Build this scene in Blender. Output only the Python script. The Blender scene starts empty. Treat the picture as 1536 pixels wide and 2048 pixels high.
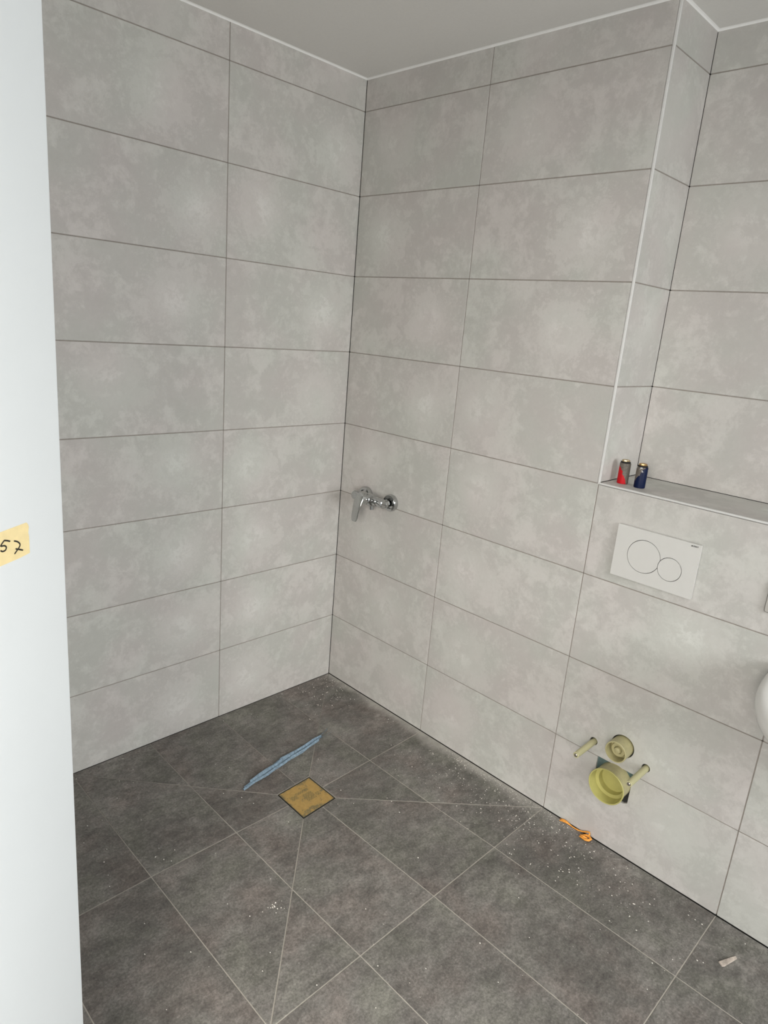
import bpy, bmesh, math, random
from mathutils import Vector, Matrix

S = bpy.context.scene
COL = S.collection
random.seed(7)

# ------------------------------------------------------------------ camera
cam_d = bpy.data.cameras.new('camera')
cam = bpy.data.objects.new('camera', cam_d)
COL.objects.link(cam)
cam_d.sensor_fit = 'VERTICAL'
cam_d.sensor_height = 24.0
cam_d.lens = 1348.75 / 2048 * 24.0
cam_d.clip_start = 0.02
CP = Vector((2.16747, -1.96425, 1.64202))
yaw, pitch, roll = 0.765674, -0.272299, 0.083827
F = Vector((-math.sin(yaw) * math.cos(pitch), math.cos(yaw) * math.cos(pitch), math.sin(pitch)))
R0 = Vector((math.cos(yaw), math.sin(yaw), 0))
U0 = R0.cross(F)
RR = R0 * math.cos(roll) + U0 * math.sin(roll)
UU = U0 * math.cos(roll) - R0 * math.sin(roll)
cam.matrix_world = Matrix(((RR.x, UU.x, -F.x, CP.x), (RR.y, UU.y, -F.y, CP.y), (RR.z, UU.z, -F.z, CP.z), (0, 0, 0, 1)))
S.camera = cam

# ------------------------------------------------------------------ light
S.view_settings.view_transform = 'Standard'
S.view_settings.look = 'None'
S.view_settings.gamma = 1.0
S.view_settings.use_curve_mapping = False
S.view_settings.exposure = 0.10
W = bpy.data.worlds.new('daylight')
S.world = W
W.use_nodes = True
W.node_tree.nodes['Background'].inputs[0].default_value = (0.86, 0.93, 1.0, 1)
W.node_tree.nodes['Background'].inputs[1].default_value = 0.6

def area(name, loc, direction, sx, sy, watts, colour, spread=180):
    d = bpy.data.lights.new(name, 'AREA')
    d.shape = 'RECTANGLE'; d.size = sx; d.size_y = sy
    d.energy = watts; d.color = colour
    d.spread = math.radians(spread)
    o = bpy.data.objects.new(name, d)
    o.location = loc
    o.rotation_euler = Vector(direction).to_track_quat('-Z', 'Z').to_euler()
    COL.objects.link(o)
    return o

# daylight coming in through the window opening (right wall) and through the doorway behind the camera
area('window_daylight', (5.3, -1.35, 2.95), (-1, 0, -0.55), 3.0, 2.4, 330, (0.97, 0.985, 0.985))
area('doorway_daylight', (3.3, -3.75, 2.0), (-0.45, 1, -0.40), 2.2, 1.8, 262, (1.0, 0.945, 0.87))

# ------------------------------------------------------------------ dimensions
P = 0.3015                     # tile course
B = 0.3071                     # first course
HC = 2.5315                    # ceiling
H = [0.0] + [B + P * i for i in range(8)]
L1, LP = 0.6042, 0.6015        # left wall joint, pitch
R1, R2, R3 = 0.5966, 1.2029, 1.8112
EX = 1.1993                    # outer corner of the niche
NX = 1.2058                    # tiled niche side
NY = 0.254                     # niche depth
LZ = 1.2150                    # ledge top
XR, YF = 4.30, -2.42           # right wall, front wall
J = 0.0032                     # joint width

# ------------------------------------------------------------------ node helpers
def mat(name):
    m = bpy.data.materials.new(name); m.use_nodes = True
    nt = m.node_tree
    return m, nt, nt.nodes['Principled BSDF']

def N(nt, typ, **kw):
    n = nt.nodes.new(typ)
    for k, v in kw.items():
        setattr(n, k, v)
    return n

def noise(nt, vec, scale, detail=4, rough=0.55, w=None, dist=0.0):
    n = N(nt, 'ShaderNodeTexNoise', noise_dimensions='4D' if w is not None else '3D')
    n.inputs['Scale'].default_value = scale
    n.inputs['Detail'].default_value = detail
    n.inputs['Roughness'].default_value = rough
    n.inputs['Distortion'].default_value = dist
    if vec is not None: nt.links.new(vec, n.inputs['Vector'])
    if w is not None: nt.links.new(w, n.inputs['W'])
    return n.outputs[0]

def M(nt, op, a, b=None, c=None, clamp=False):
    n = N(nt, 'ShaderNodeMath', operation=op, use_clamp=clamp)
    for i, v in enumerate((a, b, c)):
        if v is None: continue
        if isinstance(v, (int, float)): n.inputs[i].default_value = v
        else: nt.links.new(v, n.inputs[i])
    return n.outputs[0]

def ramp(nt, fac, stops):
    n = N(nt, 'ShaderNodeValToRGB')
    e = n.color_ramp.elements
    while len(e) < len(stops): e.new(0.5)
    for el, (p, c) in zip(e, stops):
        el.position = p
        el.color = (c[0], c[1], c[2], 1)
    nt.links.new(fac, n.inputs[0])
    return n.outputs[0]

def mix(nt, fac, a, b, mode='MIX'):
    n = N(nt, 'ShaderNodeMix', data_type='RGBA', blend_type=mode)
    for s, v in ((n.inputs[0], fac), (n.inputs[6], a), (n.inputs[7], b)):
        if isinstance(v, (int, float)): s.default_value = v
        elif isinstance(v, tuple): s.default_value = (v[0], v[1], v[2], 1)
        else: nt.links.new(v, s)
    return n.outputs[2]

def bump(nt, b, h, strength, dist=0.002):
    n = N(nt, 'ShaderNodeBump')
    n.inputs['Strength'].default_value = strength
    n.inputs['Distance'].default_value = dist
    nt.links.new(h, n.inputs['Height'])
    nt.links.new(n.outputs[0], b.inputs['Normal'])

def smooth(nt, v, lo, hi):
    n = N(nt, 'ShaderNodeMapRange', interpolation_type='SMOOTHSTEP')
    nt.links.new(v, n.inputs[0])
    n.inputs[1].default_value = lo; n.inputs[2].default_value = hi
    return n.outputs[0]

def plain(name, col, rough=0.5, metal=0.0, var=0.06, vscale=30, spec=0.5, bmp=0.0):
    m, nt, b = mat(name)
    tc = N(nt, 'ShaderNodeTexCoord')
    f = noise(nt, tc.outputs['Object'], vscale, 4)
    lo = tuple(c * (1 - var) for c in col); hi = tuple(min(1, c * (1 + var)) for c in col)
    nt.links.new(ramp(nt, f, [(0.3, lo), (0.7, hi)]), b.inputs['Base Color'])
    b.inputs['Roughness'].default_value = rough
    b.inputs['Metallic'].default_value = metal
    b.inputs['Specular IOR Level'].default_value = spec
    if bmp: bump(nt, b, f, bmp, 0.001)
    return m

# ------------------------------------------------------------------ materials
def make_wall_tile():
    m, nt, b = mat('wall_tile_grey')
    tc = N(nt, 'ShaderNodeTexCoord'); oi = N(nt, 'ShaderNodeObjectInfo')
    uv = tc.outputs['UV']
    w = M(nt, 'MULTIPLY', oi.outputs['Random'], 43.0)
    sc = N(nt, 'ShaderNodeSeparateColor'); nt.links.new(oi.outputs['Color'], sc.inputs[0])
    sx = N(nt, 'ShaderNodeSeparateXYZ'); nt.links.new(uv, sx.inputs[0])
    n1 = noise(nt, uv, 6.0, 9, 0.70, w, 0.3)
    n2 = noise(nt, uv, 21, 10, 0.80, w, 0.35)
    n3 = noise(nt, uv, 85, 5, 0.7, w)
    n4 = noise(nt, uv, 4.2, 2, 0.5, M(nt, 'ADD', w, 9.0))
    # printed pale cloud: centre from the object's own colour slot
    dx = M(nt, 'DIVIDE', M(nt, 'SUBTRACT', sx.outputs[0], M(nt, 'MULTIPLY', sc.outputs[0], 0.6)), 0.125)
    dy = M(nt, 'DIVIDE', M(nt, 'SUBTRACT', sx.outputs[1], M(nt, 'MULTIPLY', sc.outputs[1], 0.3)), 0.125)
    d = M(nt, 'SQRT', M(nt, 'ADD', M(nt, 'MULTIPLY', dx, dx), M(nt, 'MULTIPLY', dy, dy)))
    d = M(nt, 'ADD', d, M(nt, 'MULTIPLY', M(nt, 'SUBTRACT', n2, 0.5), 5.0))
    d = M(nt, 'ADD', d, M(nt, 'MULTIPLY', M(nt, 'SUBTRACT', n1, 0.5), 4.2))
    cloud = M(nt, 'MULTIPLY', smooth(nt, d, 0.90, 0.48), sc.outputs[2])
    patch = M(nt, 'MULTIPLY', smooth(nt, M(nt, 'ADD', n1, M(nt, 'MULTIPLY', M(nt, 'SUBTRACT', n2, 0.5), 0.75)), 0.46, 0.60), 0.34)
    v = M(nt, 'ADD', M(nt, 'MULTIPLY', cloud, 0.43), patch)
    v = M(nt, 'ADD', v, M(nt, 'MULTIPLY', M(nt, 'SUBTRACT', n2, 0.5), 0.75))
    v = M(nt, 'ADD', v, M(nt, 'MULTIPLY', M(nt, 'SUBTRACT', n3, 0.5), 0.28))
    v = M(nt, 'ADD', v, 0.16, clamp=True)
    c = ramp(nt, v, [(0.0, (0.470, 0.456, 0.432)), (0.5, (0.560, 0.545, 0.518)), (1.0, (0.685, 0.672, 0.645))])
    tint = ramp(nt, n4, [(0.36, (0.97, 1.0, 0.985)), (0.5, (1, 1, 1)), (0.64, (1.0, 0.975, 0.985))])
    nt.links.new(mix(nt, 1.0, c, tint, 'MULTIPLY'), b.inputs['Base Color'])
    b.inputs['Roughness'].default_value = 0.52
    b.inputs['Specular IOR Level'].default_value = 0.35
    bump(nt, b, n3, 0.05, 0.0006)
    return m

def make_floor_tile():
    m, nt, b = mat('floor_tile_anthracite')
    tc = N(nt, 'ShaderNodeTexCoord'); oi = N(nt, 'ShaderNodeObjectInfo')
    geo = N(nt, 'ShaderNodeNewGeometry')
    uv = tc.outputs['UV']
    w = M(nt, 'MULTIPLY', oi.outputs['Random'], 31.0)
    mp = N(nt, 'ShaderNodeMapping'); mp.inputs['Scale'].default_value = (1.0, 0.55, 1.0)
    mp.inputs['Rotation'].default_value = (0, 0, 0.35)
    nt.links.new(uv, mp.inputs[0]); fv = mp.outputs[0]
    n1 = noise(nt, uv, 4.5, 6, 0.6, w, 0.4)
    n2 = noise(nt, fv, 34, 9, 0.78, w, 0.15)
    n3 = noise(nt, uv, 150, 5, 0.75, w)
    n4 = noise(nt, uv, 6, 3, 0.5, M(nt, 'ADD', w, 5.0))
    v = M(nt, 'ADD', M(nt, 'MULTIPLY', n1, 0.55), M(nt, 'MULTIPLY', n2, 0.85))
    v = M(nt, 'ADD', v, M(nt, 'MULTIPLY', n3, 0.75))
    v = M(nt, 'SUBTRACT', v, 0.585)
    c = ramp(nt, v, [(0.22, (0.060, 0.057, 0.052)), (0.48, (0.150, 0.141, 0.129)), (0.78, (0.32, 0.305, 0.28))])
    tint = ramp(nt, n4, [(0.36, (0.97, 1.0, 0.95)), (0.5, (1, 1, 1)), (0.66, (1.03, 0.965, 0.955))])
    c = mix(nt, 1.0, c, tint, 'MULTIPLY')
    # mortar dust left lying along the tiled wall and in swept trails
    ps = N(nt, 'ShaderNodeSeparateXYZ'); nt.links.new(geo.outputs['Position'], ps.inputs[0])
    dist = M(nt, 'ADD', M(nt, 'MULTIPLY', ps.outputs[1], -1.0), M(nt, 'MULTIPLY', M(nt, 'SUBTRACT', noise(nt, geo.outputs['Position'], 7, 4), 0.5), 0.10))
    d1 = M(nt, 'MULTIPLY', smooth(nt, dist, 0.07, -0.01), smooth(nt, ps.outputs[0], 1.45, 1.0))
    dn = noise(nt, geo.outputs['Position'], 3.4, 6, 0.65, None, 1.6)
    d2 = M(nt, 'MULTIPLY', smooth(nt, dn, 0.60, 0.74), smooth(nt, ps.outputs[1], -0.55, -0.1))
    dm = M(nt, 'MULTIPLY', M(nt, 'ADD', M(nt, 'MULTIPLY', d1, 0.95), M(nt, 'MULTIPLY', d2, 0.42), clamp=True), M(nt, 'ADD', 0.35, n2), clamp=True)
    c = mix(nt, dm, c, (0.46, 0.44, 0.40))
    nt.links.new(c, b.inputs['Base Color'])
    b.inputs['Roughness'].default_value = 0.6
    b.inputs['Specular IOR Level'].default_value = 0.3
    bump(nt, b, n2, 0.30, 0.0015)
    return m

M_WT = make_wall_tile()
M_FT = make_floor_tile()
M_GROUT = plain('wall_grout', (0.29, 0.262, 0.235), 0.9, var=0.12, vscale=60)
def make_floor_grout():
    m, nt, b = mat('floor_grout')
    geo = N(nt, 'ShaderNodeNewGeometry')
    ps = N(nt, 'ShaderNodeSeparateXYZ'); nt.links.new(geo.outputs['Position'], ps.inputs[0])
    n = noise(nt, geo.outputs['Position'], 2.6, 5, 0.6); n2 = noise(nt, geo.outputs['Position'], 40, 3)
    k = M(nt, 'ADD', M(nt, 'SUBTRACT', M(nt, 'MULTIPLY', ps.outputs[0], 0.75), M(nt, 'MULTIPLY', ps.outputs[1], 0.10)), M(nt, 'MULTIPLY', M(nt, 'SUBTRACT', n, 0.5), 1.5))
    c = mix(nt, smooth(nt, k, 0.15, 0.75), (0.245, 0.228, 0.20), (0.40, 0.372, 0.325))
    c = mix(nt, 1.0, c, ramp(nt, n2, [(0.3, (0.85, 0.85, 0.85)), (0.7, (1.1, 1.1, 1.1))]), 'MULTIPLY')
    nt.links.new(c, b.inputs['Base Color']); b.inputs['Roughness'].default_value = 0.9
    return m
M_FGROUT = make_floor_grout()
M_BACK = plain('adhesive_bed_gap_shade', (0.03, 0.03, 0.028), 0.95)  # adhesive bed, painted near black for the shade deep in open gaps
M_BOARD = plain('green_plasterboard', (0.10, 0.155, 0.15), 0.9, var=0.2)
M_PAINT = plain('ceiling_paint', (0.86, 0.85, 0.825), 0.85, var=0.015, vscale=120)
M_WALLP = plain('wall_paint', (0.82, 0.81, 0.79), 0.85, var=0.02)
M_CAULK = plain('white_acrylic_bead', (0.90, 0.90, 0.885), 0.6, var=0.02)
M_PROF = plain('white_edge_profile', (0.70, 0.70, 0.685), 0.35, var=0.02)
M_DOOR = plain('door_lacquer', (0.74, 0.775, 0.79), 0.42, var=0.008, vscale=8)
M_TAPE = plain('masking_tape', (0.74, 0.61, 0.325), 0.75, var=0.05, vscale=60)
M_INK = plain('black_ink', (0.02, 0.017, 0.012), 0.6)
M_CHROME = plain('chrome', (0.50, 0.51, 0.51), 0.07, 1.0, var=0.02)
M_CHROMEB = plain('satin_chrome', (0.50, 0.51, 0.50), 0.22, 1.0, var=0.02)
M_STEEL = plain('zinc_bolt', (0.62, 0.58, 0.52), 0.3, 1.0, var=0.1)
M_DSTEEL = plain('dark_steel', (0.10, 0.10, 0.09), 0.45, 0.8, var=0.3)
M_PLATE = plain('white_plate_plastic', (0.63, 0.625, 0.60), 0.32, var=0.01)
M_BLACK = plain('dark_gap', (0.012, 0.012, 0.012), 0.9)
M_CAP = plain('yellow_cap_plastic', (0.47, 0.44, 0.155), 0.38, var=0.05, vscale=50)
M_PIPE = plain('beige_pipe_plastic', (0.46, 0.42, 0.225), 0.42, var=0.09, vscale=70)
M_SLEEVE = plain('cream_sleeve_plastic', (0.50, 0.475, 0.28), 0.42, var=0.06)
M_CERAM = plain('white_ceramic', (0.70, 0.69, 0.665), 0.12, var=0.01)
M_BLUE = plain('pale_blue_plastic_film', (0.37, 0.50, 0.61), 0.5, var=0.30, vscale=120, bmp=0.6)
M_ORANGE = plain('orange_string', (0.80, 0.33, 0.05), 0.6, var=0.25, vscale=160)
M_CRUMB = plain('mortar_crumbs', (0.74, 0.71, 0.65), 0.9, var=0.25, vscale=40)
M_SHARD = plain('pale_shard', (0.44, 0.38, 0.33), 0.7, var=0.3, vscale=90)
M_BRASS = plain('brass', (0.52, 0.33, 0.14), 0.25, 1.0, var=0.1)
M_BRASSP = plain('pale_brass', (0.58, 0.47, 0.29), 0.25, 1.0, var=0.1)
M_SOCK = plain('grey_socket_plastic', (0.42, 0.40, 0.37), 0.35, var=0.02)
M_SOCKD = plain('grey_socket_rim', (0.16, 0.15, 0.135), 0.4, var=0.02)

# ------------------------------------------------------------------ object helpers
def link(name, me, m, parent=None, loc=None, mw=None, smooth_angle=None):
    o = bpy.data.objects.new(name, me)
    COL.objects.link(o)
    if m is not None and len(me.materials) == 0:
        me.materials.append(m)
    if mw is not None: o.matrix_world = mw
    elif loc is not None: o.location = loc
    if parent is not None:
        o.parent = parent
    if smooth_angle is not None:
        for p in me.polygons: p.use_smooth = True
        me.set_sharp_from_angle(angle=math.radians(smooth_angle))
    return o

def mesh(bm, name):
    me = bpy.data.meshes.new(name)
    bmesh.ops.recalc_face_normals(bm, faces=bm.faces[:])
    bm.to_mesh(me); bm.free()
    return me

def obj(name, bm, m, parent=None, loc=None, ang=None):
    return link(name, mesh(bm, name), m, parent, loc, None, ang)

def thing(name, label, cat, loc=(0, 0, 0), rz=0.0, group=None):
    o = bpy.data.objects.new(name, None)
    o.empty_display_size = 0.05
    COL.objects.link(o)
    o.location = loc; o.rotation_euler = (0, 0, rz)
    o['label'] = label; o['category'] = cat
    if group: o['group'] = group
    return o

def tag(o, label, cat, group=None):
    o['label'] = label; o['category'] = cat
    if group: o['group'] = group
    return o

def struct(o, label=None):
    o['kind'] = 'structure'
    if label: o['label'] = label
    return o

def add_box(bm, lo, hi):
    v = [bm.verts.new((x, y, z)) for x in (lo[0], hi[0]) for y in (lo[1], hi[1]) for z in (lo[2], hi[2])]
    for f in ((0, 1, 3, 2), (4, 6, 7, 5), (0, 4, 5, 1), (2, 3, 7, 6), (0, 2, 6, 4), (1, 5, 7, 3)):
        bm.faces.new([v[i] for i in f])
    return v

def box_bm(lo, hi, bev=0.0, seg=2):
    bm = bmesh.new()
    add_box(bm, lo, hi)
    if bev:
        bmesh.ops.bevel(bm, geom=bm.edges[:], offset=bev, segments=seg, affect='EDGES', profile=0.5)
    return bm

def frame_of(d):
    d = Vector(d).normalized()
    a = Vector((0, 0, 1)) if abs(d.z) < 0.9 else Vector((1, 0, 0))
    u = d.cross(a).normalized()
    return d, u, d.cross(u)

def lathe(bm, prof, org, d, n=40, closed_ends=True):
    """prof: list of (radius, height) along direction d from org"""
    org = Vector(org); d, u, v = frame_of(d)
    rings = []
    for r, h in prof:
        if r <= 1e-6:
            rings.append([bm.verts.new(org + d * h)])
        else:
            rings.append([bm.verts.new(org + d * h + (u * math.cos(2 * math.pi * i / n) + v * math.sin(2 * math.pi * i / n)) * r) for i in range(n)])
    for a, b in zip(rings, rings[1:]):
        for i in range(n):
            j = (i + 1) % n
            if len(a) == 1 and len(b) == 1: continue
            if len(a) == 1: bm.faces.new((a[0], b[i], b[j]))
            elif len(b) == 1: bm.faces.new((a[i], a[j], b[0]))
            else: bm.faces.new((a[i], a[j], b[j], b[i]))
    if closed_ends:
        for r in (rings[0], rings[-1]):
            if len(r) > 2: bm.faces.new(r)

def tube(bm, pts, rads, n=8, flat=1.0):
    pts = [Vector(p) for p in pts]
    rings = []
    for k, p in enumerate(pts):
        t = pts[min(k + 1, len(pts) - 1)] - pts[max(k - 1, 0)]
        t, u, v = frame_of(t)
        if abs(v.z) < abs(u.z): u, v = v, u
        r = rads[k] if isinstance(rads, (list, tuple)) else rads
        rings.append([bm.verts.new(p + u * math.cos(2 * math.pi * i / n) * r + v * math.sin(2 * math.pi * i / n) * r * flat) for i in range(n)])
    for a, b in zip(rings, rings[1:]):
        for i in range(n):
            bm.faces.new((a[i], a[(i + 1) % n], b[(i + 1) % n], b[i]))
    bm.faces.new(rings[0]); bm.faces.new(rings[-1])

def area2(p): return 0.5 * sum(p[i][0] * p[(i + 1) % len(p)][1] - p[(i + 1) % len(p)][0] * p[i][1] for i in range(len(p)))

def inset(poly, d):
    """mitre inset of a CCW polygon"""
    out = []
    n = len(poly)
    for i in range(n):
        a, b, c = Vector(poly[i - 1]), Vector(poly[i]), Vector(poly[(i + 1) % n])
        e1 = (b - a).normalized(); e2 = (c - b).normalized()
        n1 = Vector((-e1.y, e1.x)); n2 = Vector((-e2.y, e2.x))
        k = 1.0 + n1.dot(n2)
        out.append(tuple(b + (n1 + n2) * (d / max(k, 0.15))))
    return out

def tile_mesh(poly, th, ch=0.0007, zf=None):
    """tile of any polygon outline with eased edges; face towards +z at z=0 (or zf(x, y))"""
    zf = zf or (lambda x, y: 0.0)
    bm = bmesh.new()
    uvl = bm.loops.layers.uv.new('UVMap')
    top = inset(poly, ch)
    a = [bm.verts.new((x, y, zf(x, y))) for x, y in top]
    b = [bm.verts.new((x, y, zf(x, y) - ch)) for x, y in poly]
    c = [bm.verts.new((x, y, zf(x, y) - th)) for x, y in poly]
    n = len(poly)
    bm.faces.new(a)
    for i in range(n):
        j = (i + 1) % n
        bm.faces.new((a[j], a[i], b[i], b[j]))
        bm.faces.new((b[j], b[i], c[i], c[j]))
    for f in bm.faces:
        for l in f.loops:
            l[uvl].uv = (l.vert.co.x, l.vert.co.y)
    me = bpy.data.meshes.new('tile')
    bm.to_mesh(me); bm.free()
    return me

def tile_mesh_holes(poly, holes, th):
    bm = bmesh.new()
    uvl = bm.loops.layers.uv.new('UVMap')
    loops, es = [], []
    for lp in [poly] + holes:
        vs = [bm.verts.new((x, y, 0)) for x, y in lp]
        loops.append(vs)
        for i in range(len(vs)): es.append(bm.edges.new((vs[i], vs[(i + 1) % len(vs)])))
    bmesh.ops.triangle_fill(bm, use_beauty=True, use_dissolve=False, edges=es, normal=(0, 0, 1))
    for vs in loops:
        lo = [bm.verts.new((v.co.x, v.co.y, -th)) for v in vs]
        for i in range(len(vs)):
            j = (i + 1) % len(vs)
            bm.faces.new((vs[j], vs[i], lo[i], lo[j]))
    for f in bm.faces:
        for l in f.loops:
            l[uvl].uv = (l.vert.co.x, l.vert.co.y)
    bmesh.ops.recalc_face_normals(bm, faces=bm.faces[:])
    me = bpy.data.meshes.new('tile')
    bm.to_mesh(me); bm.free()
    return me

def circle(cx, cy, r, n=32, ccw=False):
    s = 1 if ccw else -1
    return [(cx + r * math.cos(s * 2 * math.pi * i / n), cy + r * math.sin(s * 2 * math.pi * i / n)) for i in range(n)]

TH = 0.009
_cache = {}
def wall_matrix(org, u, v):
    u, v = Vector(u), Vector(v); n = u.cross(v); o = Vector(org)
    return Matrix(((u.x, v.x, n.x, o.x), (u.y, v.y, n.y, o.y), (u.z, v.z, n.z, o.z), (0, 0, 0, 1)))

def put_tile(parent, wm, u0, u1, v0, v1, colour=None, special=None, print_off=0.0):
    w, h = u1 - u0, v1 - v0
    key = (round(w, 4), round(h, 4))
    if special is not None: me = special
    else:
        me = _cache.get(key)
        if me is None:
            me = tile_mesh([(0, 0), (w, 0), (w, h), (0, h)], TH)
            _cache[key] = me
    o = link('tile', me, M_WT, parent, mw=wm @ Matrix.Translation((u0, v0, 0)))
    if colour is None:
        colour = (random.choice((0.14, 0.3, 0.7, 0.74, 0.85)) + random.uniform(-.05, .05), random.uniform(0.25, 0.7), random.uniform(0.5, 1.0))
    o.color = (colour[0], colour[1], colour[2], 1)
    return o

def grout_strips(parent, wm, rects, m=M_GROUT, depth=0.0013):
    bm = bmesh.new()
    for u0, u1, v0, v1 in rects:
        add_box(bm, (u0, v0, -TH + 0.0005), (u1, v1, -depth))
    o = link('grout', mesh(bm, 'grout'), m, parent, mw=wm)
    return o

TOPV = HC - 0.004
ROWS = [(0.0030, H[1] - J / 2)] + [(H[i] + J / 2, H[i + 1] - J / 2) for i in range(1, 8)] + [(H[8] + J / 2, TOPV)]

# ------------------------------------------------------------------ structure: walls
# left wall (x = 0), local u = y + 2.42, v = z
wl = struct(obj('wall_left', box_bm((-0.13, YF - 0.12, -0.06), (-TH, 0.30, HC + 0.08)), M_BACK), 'grey tiled wall on the left of the shower corner')
WM = wall_matrix((0, 0, 0), (0, 1, 0), (0, 0, 1))
lj = [0.0, -L1, -L1 - LP, -L1 - 2 * LP, YF]
# pale print clouds of the two columns seen (fraction of the tile's length, height; strength)
colA = [(.70, .42, .9), (.72, .5, .8), (.70, .5, .9), (.68, .6, .8), (.30, .6, .55), (.68, .5, .9), (.80, .45, .9), (.60, .5, .9), (.60, .5, .6)]
colB = [(.22, .5, .8), (.26, .5, .9), (.24, .5, .9), (.20, .5, .9), (.72, .4, .8), (.74, .5, 1.0), (.22, .6, .9), (.80, .45, 1.0), (.78, .4, .6)]
for ci in range(4):
    a, b_ = lj[ci + 1] + J / 2, lj[ci] - (J / 2 if ci else 0.0008)
    if ci == 3: a = YF + 0.003
    for ri, (v0, v1) in enumerate(ROWS):
        if ri == 0: v0 = 0.0010
        put_tile(wl, WM, a, b_, v0, v1, (colB if ci == 0 else colA)[ri] if ci < 2 else None)
rects = [(lj[i] - J, lj[i] + J, 0.006, TOPV) for i in (1, 2, 3)]
for i in range(1, 9): rects.append((YF, -0.0028, H[i] - J, H[i] + J))
grout_strips(wl, WM, rects)

# back wall, full height part (y = 0, x 0 .. EX)
wb = struct(obj('wall_back', box_bm((-TH + 0.0005, TH, -0.06), (NX - TH - 0.0005, 0.29, HC + 0.08)), M_BACK), 'grey tiled wall carrying the shower mixer')
WMB = wall_matrix((0, 0, 0), (1, 0, 0), (0, 0, 1))
cA = [(.75, .6, .6), (.55, .5, .6), (.35, .4, .7), (.30, .6, .6), (.74, .45, .9), (.70, .5, 1.0), (.26, .5, .9), (.30, .6, .7), (.3, .5, .4)]
cB = [(.25, .5, .7), (.28, .4, .7), (.22, .5, .8), (.25, .6, .7), (.20, .55, .6), (.66, .5, 1.0), (.72, .45, 1.0), (.30, .5, .8), (.3, .5, .6)]
for ci, (a, b_) in enumerate(((0.0020, R1 - J / 2), (R1 + J / 2, EX - 0.0012))):
    for ri, (v0, v1) in enumerate(ROWS):
        put_tile(wb, WMB, a, (R2 - J / 2) if ci == 1 and ri < 4 else b_, v0, v1, (cA if ci == 0 else cB)[ri])
rects = [(R1 - J, R1 + J, 0.006, TOPV), (0.0, 0.0033, H[7] + 0.01, TOPV)]
for i in range(1, 9): rects.append((0.004, EX - 0.001, H[i] - J, H[i] + J))
grout_strips(wb, WMB, rects)

# half-height installation wall (x > EX) with the toilet connections
wp = struct(obj('wall_back_lower', box_bm((NX - TH, TH, -0.06), (XR, 0.27, LZ - TH)), M_BACK), 'half height tiled installation wall behind the toilet connections')
STUD = [(1.341, 0.3505), (1.5225, 0.3505)]
FLUSH = (1.437, 0.3845)
pj = [R2, R3] + [R3 + 0.6015 * k for k in (1, 2, 3, 4)] + [XR]
VT = LZ - 0.0066
for ci in range(6):
    a, b_ = pj[ci] + J / 2, pj[ci + 1] - J / 2
    for ri in range(4):
        v0, v1 = ROWS[ri]
        if ri == 3: v1 = VT - 0.0008
        sp = None
        if ci == 0 and ri == 1:
            w, h = b_ - a, v1 - v0
            holes = [circle(x - a, z - v0 + 0.0022, 0.0138, 20) for x, z in STUD] + [circle(FLUSH[0] - a + 0.0012, FLUSH[1] - v0 + 0.0016, 0.0388, 40)]
            sp = tile_mesh_holes([(0, 0), (w, 0), (w, h), (0, h)], holes, TH)
        if ci == 0 and ri == 0:
            w, h = b_ - a, v1 - v0
            x0, x1, zb = 1.3635 - a, 1.4895 - a, 0.196 - v0
            sp = tile_mesh([(0, 0), (w, 0), (w, h), (x1, h), (x1 - 0.001, zb + .002), (x1 - .014, zb - .006), (x0 + 0.03, zb - 0.012), (x0 + .002, zb + 0.02), (x0, h), (0, h)], TH, 0.0004)
        put_tile(wp, WMB, a, b_, v0, v1, (random.uniform(.2, .8), random.uniform(.3, .7), random.uniform(.6, 1.0)), sp)
rects = [(R2 - J, R2 + J, 0.006, VT), (R3 - J, R3 + J, 0.006, VT)] + [(p - J, p + J, 0.006, VT) for p in pj[2:-1]]
for i in (2, 3): rects.append((R2, XR, H[i] - J, H[i] + J))
rects += [(R2, 1.3625, H[1] - J, H[1] + J), (1.4905, XR, H[1] - J, H[1] + J)]
grout_strips(wp, WMB, rects)

obj('plasterboard', box_bm((1.3600, TH - 0.0016, 0.262), (1.4930, TH + 0.002, 0.3066)), M_BOARD, wp)
# ledge on top of it
wg = struct(obj('wall_ledge', box_bm((NX - TH, 0.0085, LZ - TH - 0.006), (XR, 0.27, LZ - TH + 0.0004)), M_BACK), 'tiled ledge on top of the installation wall')
WML = wall_matrix((0, 0, LZ), (1, 0, 0), (0, 1, 0))
for a, b_ in ((NX + 0.0012, R3 - J / 2), (R3 + J / 2, R3 + 0.6), (R3 + .6 + J, R3 + 1.2), (R3 + 1.2 + J, R3 + 1.8), (R3 + 1.8 + J, XR)):
    put_tile(wg, WML, a, b_, 0.0078, NY - 0.0012)
grout_strips(wg, WML, [(R3 - J, R3 + J, 0.009, NY - .003)])

# niche side (x = NX, facing right) and upper back wall
wn = struct(obj('wall_niche', box_bm((NX - TH - 0.0004, 0.012, LZ - TH - .004), (NX - TH, NY, HC)), M_BACK), 'narrow tiled side of the niche above the ledge')
WMN = wall_matrix((NX, 0, 0), (0, 1, 0), (0, 0, 1))
NR = [(LZ + 0.0012, H[5] - J / 2)] + [(H[i] + J / 2, H[i + 1] - J / 2) for i in range(5, 8)] + [(H[8] + J / 2, TOPV)]
for v0, v1 in NR:
    put_tile(wn, WMN, 0.0070, NY - 0.0010, v0, v1, (random.uniform(.1, .3), random.uniform(.3, .7), 0.5))
grout_strips(wn, WMN, [(0.008, NY - 0.003, H[i] - J, H[i] + J) for i in range(5, 9)])

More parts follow.
